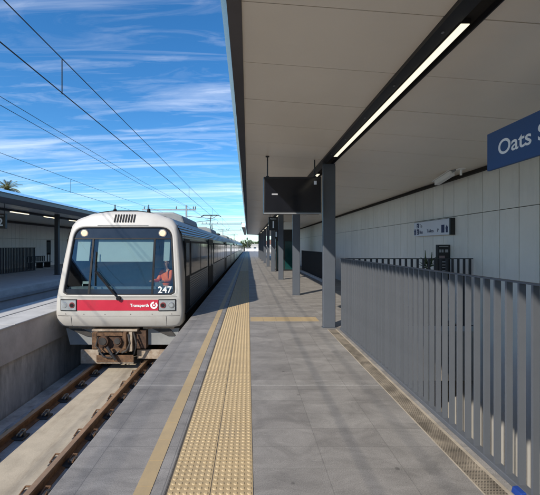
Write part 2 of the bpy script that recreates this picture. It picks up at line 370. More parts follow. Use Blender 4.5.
# rails + fasteners
def rail(xc, label, top='railtop'):
    r = empty('rail', (xc, 0, -1.24), label, 'rail', 'running rails of the near track' if xc > -5 else 'running rails of the far track')
    pf = [(-.07, 0), (.07, 0), (.07, .012), (.012, .03), (.012, .12), (.042, .125), (.042, .155), (-.042, .155), (-.042, .125), (-.012, .12), (-.012, .03), (-.07, .012)]
    m = MB(); m.prism(pf, 'Y', YN, 300); m.build('rail_web', M['rust'], r)
    B(-.036, .036, YN, 300, .1545, .161).build('running_surface', M[top], r)
    return r
rail(-3.62, 'rusty rail on the left of the near track, beside the concrete wall')
rail(-2.50, 'rusty rail on the right of the near track, under the platform edge')
rail(-8.3, 'far track rail nearer the barrier wall')
rail(-9.0, 'far track rail nearer the far platform')
def fastener(x, y, first=[None]):
    if first[0] is None:
        r = empty('rail_fastener', (x, y, -1.245), None, 'rail fastener', 'rail fasteners on the track slab')
        m = MB(); m.box(-.18, .20, -.09, .09, 0, .035); m.build('base_plate', M['plate'], r, bevel=.008)
        for s in (-1, 1):
            m = MB(); m.box(s*.115-.03, s*.115+.03, -.05, .05, .035, .085)
            m.build('shoulder', M['plate'], r, bevel=.01)
            m = MB(); m.path([(s*.15, -.07, .07), (s*.15, .07, .10), (s*.09, .07, .10), (s*.09, -.06, .07)], .011); m.build('clip', M['clip'], r)
        m = MB(); m.tube((.17, 0, .03), (.17, 0, .11), .022, 6); m.build('bolt', M['plate'], r)
        first[0] = r; o = r
    else:
        o = copy_tree(first[0]); o.location = (x, y, -1.245)
    return o
k = 0
for i in range(10):
    o = fastener(-3.62, 4.75-.65*2+.65*i)
    o['label'] = 'dark clip plate holding the left rusty rail to the track slab'
    o = fastener(-2.50, 4.75-.65*2+.65*i)
    o['label'] = 'dark clip plate holding the right rusty rail by the platform'
    for ch in o.children:
        if ch.name.startswith('clip'):
            ch.data = ch.data.copy(); ch.data.materials.clear(); ch.data.materials.append(M['rust'])
for o in COL.objects:
    if o.name.startswith('rail_fastener'):
        o['group'] = 'clip plates along the left rail' if 'left' in o['label'] else 'clip plates along the right rail'

# ------------------------------------------------------------ near canopy
CS = -.0775; ZC = 3.60
def cz(x): return ZC+CS*x
can = empty('station_canopy', (2, 0, 3.6), 'beige panelled canopy over the near platform with its black lighting channel', 'canopy')
YC0, YC1 = -22, 57
m = MB(); m2 = MB()
y = 2.69-.89*28; xs = [(-.05, 1.505), (1.80, 4.52)]
while y < YC1:
    for a, c in xs:
        e1, e2 = random.uniform(-.0025, .0025), random.uniform(-.0025, .0025)
        m.prism([(a, cz(a)+e1), (c, cz(c)+e2), (c, cz(c)+.03), (a, cz(a)+.03)], 'Y', y+.005, min(y+.885, YC1))
    y += .89
wp(m, 'ceiling_panels', M['ceiling'], can)
m = MB(); m.prism([(-.06, cz(0)+.034), (4.7, cz(4.7)+.034), (4.7, cz(4.7)+.24), (-.06, cz(0)+.28)], 'Y', YC0, YC1)
wp(m, 'roof_deck', M['gap'], can)
m = MB(); m.prism([(-.165, ZC+.0), (-.052, ZC-.015), (-.052, ZC+.30), (-.165, ZC+.30)], 'Y', YC0, YC1)
wp(m, 'fascia', M['fascia'], can)
m = MB(); m.prism([(-.215, ZC+.05), (-.167, ZC+.005), (-.167, ZC+.33), (-.215, ZC+.33)], 'Y', YC0, YC1+.1)
wp(m, 'gutter_lip', M['fascia_lt'], can)
# stepped-out canopy length further along
m = MB(); m.prism([(-.62, ZC-.05), (-.27, ZC-.06), (-.27, ZC+.35), (-.62, ZC+.35)], 'Y', 34, YC1+.5)
wp(m, 'outer_soffit', M['ceiling'], can)
# channel
ch = MB(); ch.box(1.506, 1.796, YC0, YC1, 3.50, 3.52); ch.box(1.506, 1.515, YC0, YC1, 3.445, 3.50); ch.box(1.785, 1.796, YC0, YC1, 3.44, 3.50)
ch.box(1.516, 1.655, YC0, YC1, 3.462, 3.47)
wp(ch, 'lighting_channel', M['black'], can)
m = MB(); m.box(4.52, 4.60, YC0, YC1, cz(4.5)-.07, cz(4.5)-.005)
wp(m, 'dark_trim', M['gap'], can)  # dark strip where the ceiling meets the wall
m = MB()
for y in [1.9+.95*i for i in range(12)]: m.tube((1.585, y, 3.455), (1.585, y, 3.463), .012, 8)
wp(m, 'screws', M['galv'], can, )
# luminaires
first = None; names = ['nearest', 'second', 'third', 'fourth', 'fifth', 'sixth', 'seventh', 'eighth', 'ninth', 'tenth', 'eleventh', 'twelfth']
lys = []
for bay in range(-1, 8):
    y0 = 2.73+bay*5.7
    lys += [y0, y0+2.03]
vis = [y for y in lys if y > 2]
for i, y in enumerate(lys):
    if first is None:
        r = empty('strip_light', (1.695, y, 3.46), None, 'strip light', 'strip lights in the black ceiling channel')
        B(-.042, .042, -.004, 2.026, -.005, .035).build('housing', M['gap'], r)
        B(-.034, .034, .0, 2.02, -.012, -.004).build('diffuser', M['lightstrip'], r)
        first = r; o = r
    else: o = copy_tree(first); o.location = (1.695, y, 3.46)
    kk = len([v for v in lys if 2 < v <= y])
    if y < 2: o['label'] = 'lit strip light overhead behind the viewer, above the platform'
    elif kk == 1: o['label'] = 'longest looking lit strip light in black channel, above the fence, nearest the viewer'
    elif kk == 2: o['label'] = 'lit strip light in black channel just in front of the nearest column top'
    elif kk == 3: o['label'] = 'lit strip light just past the nearest column, beside the hanging screen'
    else: o['label'] = '%s lit strip light along the black ceiling channel, counted from the viewer' % (names[kk-1] if kk <= 12 else 'very distant last')
# columns
CY = [7.34, 12.2, 17.9, 23.6, 29.3, 35, 40.7, 46.4, 52.1]
first = None
for i, y in enumerate([CY[0]-5.75]+CY):
    if first is None:
        r = empty('canopy_column', (1.70, y, 0), None, 'column', 'grey steel columns along the near platform')
        pf = [(-.13, 0), (.13, 0), (.13, .13), (-.13, .13)]
        m = MB(); m.box(-.122, .13, 0, .10, .015, 3.445); m.build('shaft', M['col'], r, bevel=.006)
        m = MB(); m.box(-.135, .145, -.012, .13, .0, .012); m.build('base_plate', M['col'], r)
        m = MB(); m.box(.133, .139, .02, .09, .02, 3.4); m.build('channel', M['black'], r)
        first = r; o = r
    else: o = copy_tree(first); o.location = (1.70 if i < 2 else 1.68, y, 0)
    if i == 0: o['label'] = 'steel column at the near platform just behind the blue name sign'
    elif i == 1: o['label'] = 'large grey column at the end of the fence, nearest and widest of all'
    elif i == 2: o['label'] = 'second grey column along the platform, just below the right end of the hanging screen'
    else: o['label'] = '%s grey platform column counted from the nearest at the fence' % names[i-1]

# ------------------------------------------------------------ station wall (right)
def station_wall(name, X, sgn, y0, y1, ztop, zmid, zbot, label):
    w = empty(name, (X, 0, 0), label, 'wall')
    a = MB(); bq = MB(); y = y0; i = 0
    widths = [.46, .46, .50, .42, .46]
    while y < y1:
        wd = widths[i % 5]*(1 if y < 30 else 2)
        tgt = a if random.random() < .6 else bq
        for z0, z1 in ((zmid+.006, ztop), (zbot+.006 if zbot < -.1 else zbot, zmid-.006)):
            if z0 < -1.4 and z1 > 0: 
                tgt.box(min(X, X+sgn*.04), max(X, X+sgn*.04), y+.007, y+wd-.007, z0, z1)
            else: tgt.box(X, X+sgn*.04, y+.007, y+wd-.007, z0, z1)
        y += wd; i += 1
    wp(a, 'cladding', M['panel'], w); wp(bq, 'cladding', M['panel2'], w)
    wp(B(min(X+sgn*.041, X+sgn*.3), max(X+sgn*.041, X+sgn*.3), y0, y1, zbot, ztop+.15), 'backing', M['gap'], w)
    return w
w1 = station_wall('station_wall', 4.6, 1, -12, 57, 3.3, 2.38, -2.5, 'pale metal panelled station wall behind the platform fence')
m = B(4.585, 4.598, -12, 7.06, -2.5, -2.24)
wp(m, 'blue_skirting', M['bright_blue'], w1)

# ------------------------------------------------------------ fences
def fence(x, y0, y1, n, z1, m_, label, w=.058, along='Y', zb=.03, name='platform_fence', th=.012, group=None, zbase=0):
    if along == 'Y': r = empty(name, (x, y0, zbase), label, 'fence', group); Ln = y1-y0
    else: r = empty(name, (x, y0, zbase), label, 'fence', group); Ln = y1
    st = Ln/n
    if along == 'Y':
        B(0, w, 0, Ln, z1-.012, z1).build('top_rail', m_, r)
        B(-.015, w+.01, 0, Ln, 0.0, zb).build('bottom_rail', m_, r, bevel=.006)
        me = None
        for i in range(n):
            if me is None: o = B(.0, w, -th/2, th/2, zb, z1-.012).build('baluster', m_, r); me = o
            else: o = me.copy(); COL.objects.link(o)
            o.location = (0, st*(i+.5), 0); o.rotation_euler = (0, 0, random.uniform(-.05, .05))
    else:
        B(0, Ln, 0, w, z1-.014, z1).build('top_rail', m_, r)
        B(0, Ln, 0, w, 0.0, zb).build('bottom_rail', m_, r)
        me = None
        for i in range(n):
            if me is None: o = B(-.018, .018, 0.0, w, zb, z1-.014).build('baluster', m_, r); me = o
            else: o = me.copy(); COL.objects.link(o)
            o.location = (st*(i+.5), 0, 0)
    return r
fence(1.90, -3.6, 7.2, 90, 1.47, M['fence'], 'long grey blade fence beside the stairwell, nearest the viewer', w=.046, zb=.045, th=.017)
fence(1.97, 7.10, 2.6, 22, 1.47, M['fence_dk'], 'black railing crossing from the big column to the station wall', along='X', w=.03, zbase=.0, zb=.11)
fence(3.66, 15.2, 24.0, 76, 1.42, M['fence_dk'], 'dark fence further along the near platform, behind the second column', w=.06)
struct(B(3.50, 3.64, 15.0, 24.2, -.01, .10).build('fence_kerb', M['conc_light']))
cl = MB(); cl.prism([(1.84, .0), (1.895, .0), (1.90, .03), (1.885, .045), (1.85, .04)], 'Y', 2.37, 2.45)
tag(cl.build('plastic_cap', M['bright_blue'], bevel=.004), 'small bright blue plastic cap at the foot of the grey fence', 'cap')

# ------------------------------------------------------------ hanging screen
r = empty('hanging_screen', (.90, 7.1, 2.38), 'large black switched-off information screen hanging on two rods', 'screen')
B(-.585, .585, -.03, .24, 0, .74).build('housing', M['signblack'], r, bevel=.012)
B(-.555, .555, -.034, -.0295, .035, .705).build('display', M['screen'], r)
B(-.585, .585, -.04, -.03, -.012, .012).build('bezel', M['galv'], r)
for s in (-.50, .47):
    q = MB(); q.tube((s, .1, .74), (s, .1, 1.19), .013, 8); q.tube((s, .1, 1.17), (s, .1, 1.19), .04, 10); q.build('rod', M['black'], r)
    B(s-.03, s+.03, .06, .14, .742, .775).build('bracket', M['black'], r)
B(.43, .485, -.038, -.0345, .58, .655).build('sticker', M['signwhite'], r)
B(-.42, -.30, -.0375, -.0345, .37, .40).build('status_label', M['greyink'], r)

# platform number sign "1"
def num_sign(name, loc, n, label):
    r = empty(name, loc, label, 'sign')
    B(-.22, .22, 0, .12, 0, .64).build('panel', M['signblack'], r, bevel=.008)
    text('platform_number', n, .46, M['white'], r, (0.0, -.003, .12), FACE_CAM, align='CENTER', bold=.012)
    text('heading', 'Platform', .085, M['white'], r, (0, -.003, .52), FACE_CAM, align='CENTER')
    for s in (-.15, .15):
        q = MB(); q.tube((s, .06, .64), (s, .06, max(.9, 3.55-loc[2])), .012); q.build('rod', M['black'], r)
    return r
num_sign('platform_sign', (1.20, 16.6, 2.46), '1', 'black hanging sign with white platform number 1 below the screen')
num_sign('platform_sign', (-10.62, 15.0, 2.47), '2', 'black hanging sign with white platform number 2 under the far canopy')

# lift tower
r = empty('lift_tower', (2.55, 24.2, 0), 'dark lift enclosure with teal glass and a white header panel', 'lift')
B(-.62, .70, 0, 2.2, 0, 3.38).build('frame', M['black'], r)
B(-.36, .58, -.03, -.003, 2.86, 3.38).build('header_panel', M['white'], r)
B(-.55, -.05, -.02, -.003, .1, 2.05).build('glass_panel', M['teal'], r)
B(.0, .64, -.02, -.003, .1, 2.05).build('glass_panel', M['teal'], r)
B(-.625, -.621, .2, 2.0, .1, 2.1).build('glass_panel', M['teal'], r)
# small white projecting sign on a column
r = empty('blade_sign', (1.5, 18.2, 2.1), 'small black sign with a white symbol fixed to a far column', 'sign')
B(-.12, .06, 0, .04, 0, .5).build('panel', M['signblack'], r); B(-.07, .01, -.006, -.001, .1, .36).build('symbol', M['white'], r)

# station name sign
r = empty('station_name_sign', (2.50, 3.66, 2.50), 'dark blue station name sign with white lettering on the right', 'sign')
B(0, .03, -3.2, 0, 0, .385).build('panel', M['blue'], r, bevel=.004)
text('lettering', 'Oats Street', .205, M['white'], r, (-.0016, -.16, .125), FACE_LEFT, bold=.0025, xs=1.04, ext=.0006)
for y in (-1.25, -2.6):
    q = MB(); q.tube((.015, y, .385), (.015, y, .93), .012); q.build('hanger', M['black'], r)

# white direction sign on wall
r = empty('direction_sign', (4.50, 7.82, 1.97), 'white wayfinding sign with navy symbols high on the station wall', 'sign')
B(0, .09, 0, 1.66, 0.01, .37).build('panel', M['signwhite'], r)
B(-.004, .10, -.05, -.002, 0, .38).build('end_cap', M['signblack'], r)
B(.0, .09, .0, 1.66, .371, .378).build('edge_trim', M['gap'], r)
for (y, z, s, h) in ((1.45, .22, .10, .12), (1.45, .05, .10, .14), (.26, .06, .12, .18)):
    B(-.006, -.001, y-s/2, y+s/2, z, z+h).build('pictogram', M['navy'], r)
for y, z in ((1.60, .04), (.10, .06)):
    q = MB(); q.prism([(y-.035, z), (y+.035, z), (y+.035, z+.09), (y+.055, z+.09), (y, z+.17), (y-.055, z+.09), (y-.035, z+.09)], 'X', -.006, -.001); q.build('arrow', M['navy'], r)
text('lettering', 'To', .12, M['navy'], r, (-.003, 1.36, .23), FACE_LEFT)
text('lettering', 'Bus', .12, M['navy'], r, (-.003, 1.36, .07), FACE_LEFT)
text('lettering', 'Toilets', .115, M['navy'], r, (-.003, .98, .085), FACE_LEFT)
text('lettering', 'P', .115, M['navy'], r, (-.003, .50, .085), FACE_LEFT)
text('pictogram_mark', '2', .10, M['signwhite'], r, (-.007, 1.48, .235), FACE_LEFT)
text('pictogram_mark', '2', .12, M['signwhite'], r, (-.007, 1.48, .07), FACE_LEFT)

# black notice board beyond the railing
r = empty('notice_board', (4.46, 7.95, .95), 'black notice totem with rows of white symbols behind the railing', 'sign')
B(-.145, .13, 0, .10, 0, .80).build('panel', M['signblack'], r, bevel=.006)
B(-.12, .09, -.003, -.001, .75, .765).build('text_line', M['greyink'], r)
for x in (-.115, -.06, .015): 
    B(x, x+(.04 if x < 0 else .07), -.004, -.001, .625, .69).build('pictogram', M['greyink'], r)
B(-.115, .01, -.003, -.001, .48, .55).build('pictogram', mat('pale_red', (.28, .20, .20), .6), r)
for z in (.40, .33, .27, .20, .14): B(-.09, .00+random.random()*.05, -.003, -.001, z, z+.022).build('text_line', M['greyink'], r)
# planter greenery poking above the railing
r = empty('potted_plant', (4.12, 8.0, 0), 'spiky green plant poking up behind the black railing', 'plant')
q = MB(); q.tube((0, 0, 0), (0, 0, .75), .12, 12, .17); q.build('pot', M['conc_dark'], r)
q = MB(); q.tube((0, 0, .7), (0, 0, 1.3), .02, 6); q.build('stem', M['bark'], r)
q = MB()
for i in range(46):
    a = random.random()*2*PI; u = random.uniform(.25, 1.25); l = random.uniform(.12, .24)
    d = Vector((math.cos(a)*math.cos(u), math.sin(a)*math.cos(u), math.sin(u))); p0 = Vector((random.uniform(-.05, .05), random.uniform(-.05, .05), random.uniform(1.15, 1.42)))
    w_ = d.orthogonal().normalized()*.014; q.poly([p0-w_, p0+w_, p0+d*l*.6+w_*.8, p0+d*l, p0+d*l*.6-w_*.8])
for dx_, h in ((-.06, .30), (.07, .26)): q.tube((dx_, 0, 1.3), (dx_*1.2, 0, 1.32+h), .02, 6, .006)
q.build('foliage', M['leaf'], r)

# CCTV camera
r = empty('security_camera', (4.20, 7.45, 3.17), 'white security camera bracketed where the ceiling meets the wall', 'camera')
q = MB(); q.prism([(-.26, .0), (-.26, .10), (.34, -.0), (.34, -.10)], 'X', -.055, .055); q.build('housing', M['white'], r, bevel=.012)
q = MB(); q.prism([(-.28, .112), (-.28, .124), (.40, .002), (.40, -.010)], 'X', -.075, .075); q.build('sunshield', M['white'], r)
q = MB(); q.tube((0, .338, -.07), (0, .352, -.075), .035, 12); q.build('lens', M['screen'], r)
q = MB(); q.tube((0, -.05, .1), (0, -.10, .17), .02); q.tube((0, -.10, .05), (0, -.40, .10), .018); q.build('bracket', M['galv'], r)
q = MB(); q.tube((.04, -.48, -.04), (.04, -.48, .08), .022, 8); q.box(-.02, .10, -.54, -.42, .07, .10); q.build('junction_box', M['white'], r)

# ------------------------------------------------------------ far platform
r = empty('far_canopy', (-13, 0, 3.5), 'dark edged canopy over the far platform on the left', 'canopy')
m = MB(); m.box(-18.0, -9.75, YN, YF, 3.62, 3.64); wp(m, 'ceiling_panels', M['ceiling'], r)
m = MB(); m.prism([(-18.2, 3.645), (-9.72, 3.645), (-9.5, 3.86), (-18.2, 3.80)], 'Y', YN, YF); wp(m, 'roof_deck', M['fascia_lt'], r)
m = MB(); m.prism([(-9.74, 3.42), (-9.60, 3.42), (-9.47, 3.62), (-9.47, 3.84), (-9.62, 3.84)], 'Y', YN, YF); wp(m, 'fascia', M['fascia'], r)
m = MB(); m.box(-9.46, -9.40, YN, YF, 3.80, 3.90); wp(m, 'gutter_lip', M['fascia_lt'], r)
m = MB(); m.box(-12.5, -12.2, YN, YF, 3.52, 3.618); m.box(-17.9, -17.7, YN, YF, 3.45, 3.6); wp(m, 'lighting_channel', M['black'], r)
first = None
for i in range(11):
    y = 15.2+i*3.0
    if first is None:
        o = empty('strip_light', (-12.35, y, 3.5), None, 'strip light', 'strip lights under the far canopy'); first = o
        B(-.03, .03, 0, 1.5, -.02, .018).build('diffuser', M['dimstrip'], o)
    else: o = copy_tree(first); o.location = (-12.35, y, 3.5)
    o['label'] = 'lit strip light in the dark channel under the far canopy'
far_col = None
for i in range(9):
    y = 20.8+5.7*(i-2)
    if far_col is None:
        o = empty('canopy_column', (-11.4, y, 0), None, 'column', 'dark columns of the far canopy'); far_col = o
        B(-.11, .11, 0, .2, 0, 3.62).build('shaft', M['fence_dk'], o, bevel=.01)
        B(-.18, .18, -.03, .31, 0, .02).build('base_plate', M['fence_dk'], o)
    else: o = copy_tree(far_col); o.location = (-11.4, y, 0)
    o['label'] = 'dark column of the far canopy, just left of the train' if i == 2 else 'dark column holding up the far canopy, off to the side or behind the train'
station_wall('station_wall', -18.0, -1, 5, 100, 3.6, 2.3, 0.0, 'pale ribbed station wall at the back of the far platform')
fence(-15.1, 10.5, 24.8, 96, 1.62, M['fence_dk'], 'dark fence standing on the far platform at the left edge', w=.05, th=.05)
r = empty('poster_case', (-16.7, 29.3, .9), 'dark poster case standing against the far platform wall', 'poster')
B(-.16, .16, 0, .06, .1, 1.3).build('frame', M['signblack'], r); B(-.11, .11, -.008, -.001, .25, 1.15).build('poster', M['cabdark'], r)
q = MB(); q.box(-.14, -.08, .0, .05, -.9, .1); q.box(.08, .14, .0, .05, -.9, .1); q.build('legs', M['signblack'], r)
# bench on far platform
r = empty('station_bench', (-16.3, 26.2, 0), 'dark metal bench on the far platform behind the fence end', 'bench')
B(-.25, .25, 0, 2.4, .42, .46).build('seat', M['black'], r)
q = MB(); [q.box(-.32, -.27, .1+i*.24, .2+i*.24, .5, .92) for i in range(10)]; q.box(-.32, -.27, 0, 2.4, .88, .93); q.build('backrest', M['black'], r)
for y in (.1, 1.2, 2.25): B(-.28, .22, y, y+.06, 0, .42).build('leg', M['black'], r)
q = MB(); q.box(-.2, .2, .3, .5, .62, .65); q.build('armrest', M['galv'], r)

# ------------------------------------------------------------ TRAIN
F = 8.2; XC = -3.05
train = empty('passenger_train', (XC, F, -1.08), 'cream fronted electric passenger train with red stripe stopped at the platform', 'train')
def T(mb, name, m_, parent=None, **k):          # world coordinates (x relative to the train's centre line)
    par = parent or train
    ob = mb.build(name, M[m_] if isinstance(m_, str) else m_, par, **k)
    ob.matrix_parent_inverse = Matrix.Identity(4)
    if parent is None: ob.location = (0, -F, 1.08)
    return ob
def fy(x, z):
    s = .20*max(0, z-.5) + (.10*max(0, z-2.25)**1 if z > 2.25 else 0)
    if z < .05: s += .25*(.05-z)
    return F + s + .08*(abs(x)/1.5)**3
def ray(poly, c, a):
    d = Vector((math.cos(a), math.sin(a))); best = None
    for i in range(len(poly)):
        p = Vector(poly[i]); q = Vector(poly[(i+1) % len(poly)]); e = q-p
        den = d.x*e.y-d.y*e.x
        if abs(den) < 1e-9: continue
        w = p-Vector(c); t = (w.x*e.y-w.y*e.x)/den; u = (w.x*d.y-w.y*d.x)/den
        if t > 0 and -1e-6 <= u <= 1+1e-6 and (best is None or t > best): best = t
    return (c[0]+d.x*best, c[1]+d.y*best)
def rounded(pts, rad, n=6):
    o = []; k = len(pts)
    for i in range(k):
        p = Vector(pts[i]); a = (Vector(pts[i-1])-p).normalized(); b_ = (Vector(pts[(i+1) % k])-p).normalized()
        r_ = rad[i] if isinstance(rad, (list, tuple)) else rad
        s, e = p+a*r_, p+b_*r_
        for j in range(n+1):
            t = j/n; o.append(tuple((s*(1-t)**2+p*2*t*(1-t)+e*t*t)))
    return o
half = [(1.39, -.22), (1.49, -.12), (1.522, .1), (1.512, .4), (1.43, 1.3), (1.345, 2.0), (1.29, 2.24), (1.17, 2.39), (.80, 2.53), (.35, 2.59)]
outer = half + [(-x, z) for x, z in half[::-1]]
bhalf = [(1.40, -.22), (1.47, -.15), (1.47, 1.55), (1.41, 2.0), (1.27, 2.25), (1.02, 2.44), (.6, 2.56), (.3, 2.6)]
body = bhalf + [(-x, z) for x, z in bhalf[::-1]]
scr = rounded([(-1.31, .58), (1.31, .58), (1.17, 2.17), (-1.17, 2.17)], [.09, .09, .26, .26])
NR = 120; C0 = (0, 1.2)
angs = [2*PI*i/NR for i in range(NR)]
def ring(poly, k=1): 
    o = []
    for a in angs:
        x, z = ray(poly, C0, a); o.append((C0[0]+(x-C0[0])*k, C0[1]+(z-C0[1])*k))
    return o
def loft(rings, m=None):
    m = m or MB(); vs = [[m.b.verts.new(p) for p in r] for r in rings]
    for A, Bq in zip(vs, vs[1:]):
        for i in range(len(A)): m.b.faces.new([A[i], A[(i+1) % len(A)], Bq[(i+1) % len(A)], Bq[i]])
    return m
ro = ring(outer); ri = ring(outer, .955); rs = ring(scr, 1.035); rs2 = ring(scr, 1.0); rb = ring(body)
def mixr(a, b_, t): return [(p[0]*(1-t)+q[0]*t, p[1]*(1-t)+q[1]*t) for p, q in zip(a, b_)]
rings = [[(x, fy(x, z)+.05, z) for x, z in rs2], [(x, fy(x, z)+.012, z) for x, z in ring(scr, 1.004)], [(x, fy(x, z)-.012, z) for x, z in rs], [(x, fy(x, z), z) for x, z in ring(scr, 1.06)]]
rk = ring(scr, 1.06)
for t in (.33, .66): rings.append([(x, fy(x, z), z) for x, z in mixr(rk, ri, t)])
rings += [[(x, fy(x, z), z) for x, z in ri], [(x, fy(x, z)+.03, z) for x, z in ring(outer, .985)], [(x, fy(x, z)+.10, z) for x, z in ro]]
def back_y(x, z): return F+.58+.28*max(0, z-1.0)
rings.append([(x, (fy(x, z)+.10)*.6+back_y(x, z)*.4, z) for x, z in mixr(ro, ring(body, 1.004), .5)])
rings.append([(x, back_y(x, z), z) for x, z in ring(body, 1.004)])
T(loft(rings), 'cab_front', 'shell', smooth=True)
def cpanel(x0, x1, z0, z1, off, th=.01, nx=12, nz=4, m=None, xf=None):
    m = m or MB(); g = []
    for s in (0, 1):
        lay = []
        for i in range(nx+1):
            row = []
            for j in range(nz+1):
                z = z0+(z1-z0)*j/nz; x = x0+(x1-x0)*i/nx
                if xf: x = xf(x, z)
                row.append(m.b.verts.new((x, fy(x, z)-off+s*th, z)))
            lay.append(row)
        g.append(lay)
    A, Bq = g
    for i in range(nx):
        for j in range(nz):
            m.b.faces.new([A[i][j], A[i+1][j], A[i+1][j+1], A[i][j+1]]); m.b.faces.new([Bq[i][j+1], Bq[i+1][j+1], Bq[i+1][j], Bq[i][j]])
    for i in range(nx):
        m.b.faces.new([A[i][0], Bq[i][0], Bq[i+1][0], A[i+1][0]]); m.b.faces.new([A[i][nz], A[i+1][nz], Bq[i+1][nz], Bq[i][nz]])
    for j in range(nz):
        m.b.faces.new([A[0][j], A[0][j+1], Bq[0][j+1], Bq[0][j]]); m.b.faces.new([A[nx][j], Bq[nx][j], Bq[nx][j+1], A[nx][j+1]])
    return m
def scrx(z): return 1.31-(z-.58)*(.14/1.59)
# windscreen: one thin curved pane (ring-clipped), upper dark band, mullions
def clipgrid(z0, z1, off, x0=-9, x1=9, nz=10, nx=18):
    m = MB(); rows = []
    for j in range(nz+1):
        z = z0+(z1-z0)*j/nz; w = scrx(z)+.015
        if z > 1.93: w -= .26*(1-math.sqrt(max(0, 1-((z-1.93)/.26)**2)))*.75
        a = max(-w, x0); c = min(w, x1)
        rows.append([m.b.verts.new((a+(c-a)*i/nx, fy(a+(c-a)*i/nx, z)-off, z)) for i in range(nx+1)])
    for A, Bq in zip(rows, rows[1:]):
        for i in range(nx): m.b.faces.new([A[i], A[i+1], Bq[i+1], Bq[i]])
    return m
ML, MR = -.70, .79
pane = []
for a, c in ((-9, ML), (ML, MR), (MR, 9)):
    pane.append(T(clipgrid(.575, 1.90, -.022, a, c), 'windscreen_pane', 'glass', smooth=True))
hb = T(clipgrid(1.905, 2.18, -.012), 'headlight_band', 'band', smooth=True)
lb = T(cpanel(-1.29, 1.29, .575, .70, -.016, .01), 'lower_band', 'band')
for xm in (ML, MR): T(cpanel(xm-.022, xm+.022, .57, 1.92, -.004, .03, 2, 8), 'mullion', 'trim')
T(cpanel(-1.20, 1.20, 1.885, 1.915, -.004, .03, 12, 1), 'crossbar', 'trim')
mgs = MB(); 
loft([[(x, fy(x, z)-.008, z) for x, z in ring(scr, 1.012)], [(x, fy(x, z)-.012, z) for x, z in ring(scr, .99)], [(x, fy(x, z)+.03, z) for x, z in ring(scr, .975)]], mgs)
T(mgs, 'windscreen_seal', 'trim', smooth=True)
for s, x in ((-1, -.93), (1, .97)):
    z = 2.035; y = fy(x, z)+.008
    q = MB(); q.tube((x, y+.01, z), (x, y-.02, z-.003), .105, 24, .098); T(q, 'headlight_rim', 'chrome')
    q = MB(); q.tube((x, y-.018, z-.003), (x, y-.028, z-.004), .080, 24, .062); T(q, 'headlight', 'lamp')
# blinds + interior
T(cpanel(-1.12, -.80, 1.36, 1.90, -.09, .006, 3, 3), 'sun_blind', 'blind')
T(cpanel(-.60, .74, 1.34, 1.90, -.09, .006, 6, 3), 'sun_blind', 'blind')
T(cpanel(1.0, 1.14, 1.36, 1.90, -.09, .006, 3, 3), 'sun_blind', 'blind')
q = MB(); q.prism([(x*.975, z if z < .5 else z-.05) for x, z in body], 'Y', F+1.9, F+1.96); T(q, 'cab_bulkhead', 'cab')
q = B(-1.38, 1.38, F+.35, F+1.9, -.15, -.05); q.box(-1.28, 1.28, F+.20, F+.34, -.05, .74); T(q, 'console', 'cabdark')
q = MB(); q.box(.64, 1.10, F+.86, F+.94, .4, 1.15); q.box(.64, 1.10, F+.5, F+.9, .34, .42); q.box(.80, .92, F+.6, F+.75, -.05, .34); T(q, 'driver_seat', 'cabdark', bevel=.02)
q = MB(); q.box(-.98, -.78, F+.3, F+.33, .80, .86); q.box(-.98, -.965, F+.3, F+.33, .72, .86); q.box(-.795, -.78, F+.3, F+.33, .72, .86); T(q, 'cab_bracket', 'blind')
# red stripe, lamp boxes, vents
T(cpanel(-.965, .945, .205, .455, .006, .008, 16, 2), 'red_stripe', 'red')
for s, xa, xb in ((-1, -1.375, -.965), (1, .945, 1.355)):
    T(cpanel(xa, xb, .190, .470, .016, .03, 6, 2), 'lamp_box', 'trim', bevel=.012)
    T(cpanel(xa+.022, xb-.022, .213, .447, .022, .01, 6, 2), 'lamp_panel', 'lens')
    xm = (xa+xb)/2
    for k, dxx in enumerate((-.095, .095)):
        x = xm+dxx; y = fy(x, .33); inner = (k == 1) == (s == -1)
        q = MB(); q.tube((x, y-.020, .33), (x, y-.034, .33), .072, 20, .062); T(q, 'marker_lamp', 'redlens' if inner else 'chrome')
        q = MB(); q.tube((x, y-.033, .33), (x, y-.037, .33), .045, 20); T(q, 'lamp_glass', 'trim' if inner else 'lens')
q = MB()
for i in range(8):
    x = -.235+i*.067
    pts = []
    for (dx1, z) in ((0, 2.30), (.036, 2.30), (.056, 2.50), (.020, 2.50)): pts.append((x+dx1, fy(x+dx1, z)-.012, z))
    q.poly(pts); q.poly([(a, b_+.03, c) for a, b_, c in pts])
T(q, 'vent_slots', 'gap')
for x in (-.30, .55):
    q = MB(); q.tube((x, F+.62, 2.56), (x, F+.62, 2.66), .05, 10, .035); q.tube((x, F+.62, 2.66), (x, F+.62, 2.76), .014, 6); T(q, 'roof_aerial', 'trim')
# emblem and lettering
text_objs = []
def ttext(s, size, m_, x, z, name, **k):
    o = text(name, s, size, M[m_], train, (x, fy(x, z)-.010-F, z+1.08), (PI/2-.0, 0, 0), **k); return o
ttext('Transperth', .098, 'white', .29, .298, 'operator_lettering', bold=.002)
q = MB()
for i in range(20):
    if i in (3, 4): continue
    a0, a1 = 2*PI*i/20, 2*PI*(i+1)/20; x, z = .845, .33
    q.poly([(x+math.cos(a0)*.085, fy(x, z)-.011, z+math.sin(a0)*.085), (x+math.cos(a1)*.085, fy(x, z)-.011, z+math.sin(a1)*.085), (x+math.cos(a1)*.045, fy(x, z)-.011, z+math.sin(a1)*.045), (x+math.cos(a0)*.045, fy(x, z)-.011, z+math.sin(a0)*.045)])
q.tube((.845, fy(.845, .33)-.009, .33), (.845, fy(.845, .33)-.012, .33), .022, 10)
T(q, 'emblem', 'white')
o = ttext('247', .215, 'white', .925, .615, 'unit_number', bold=.004); o.rotation_euler = (PI/2-.0, 0, .12); o.location.y += .012
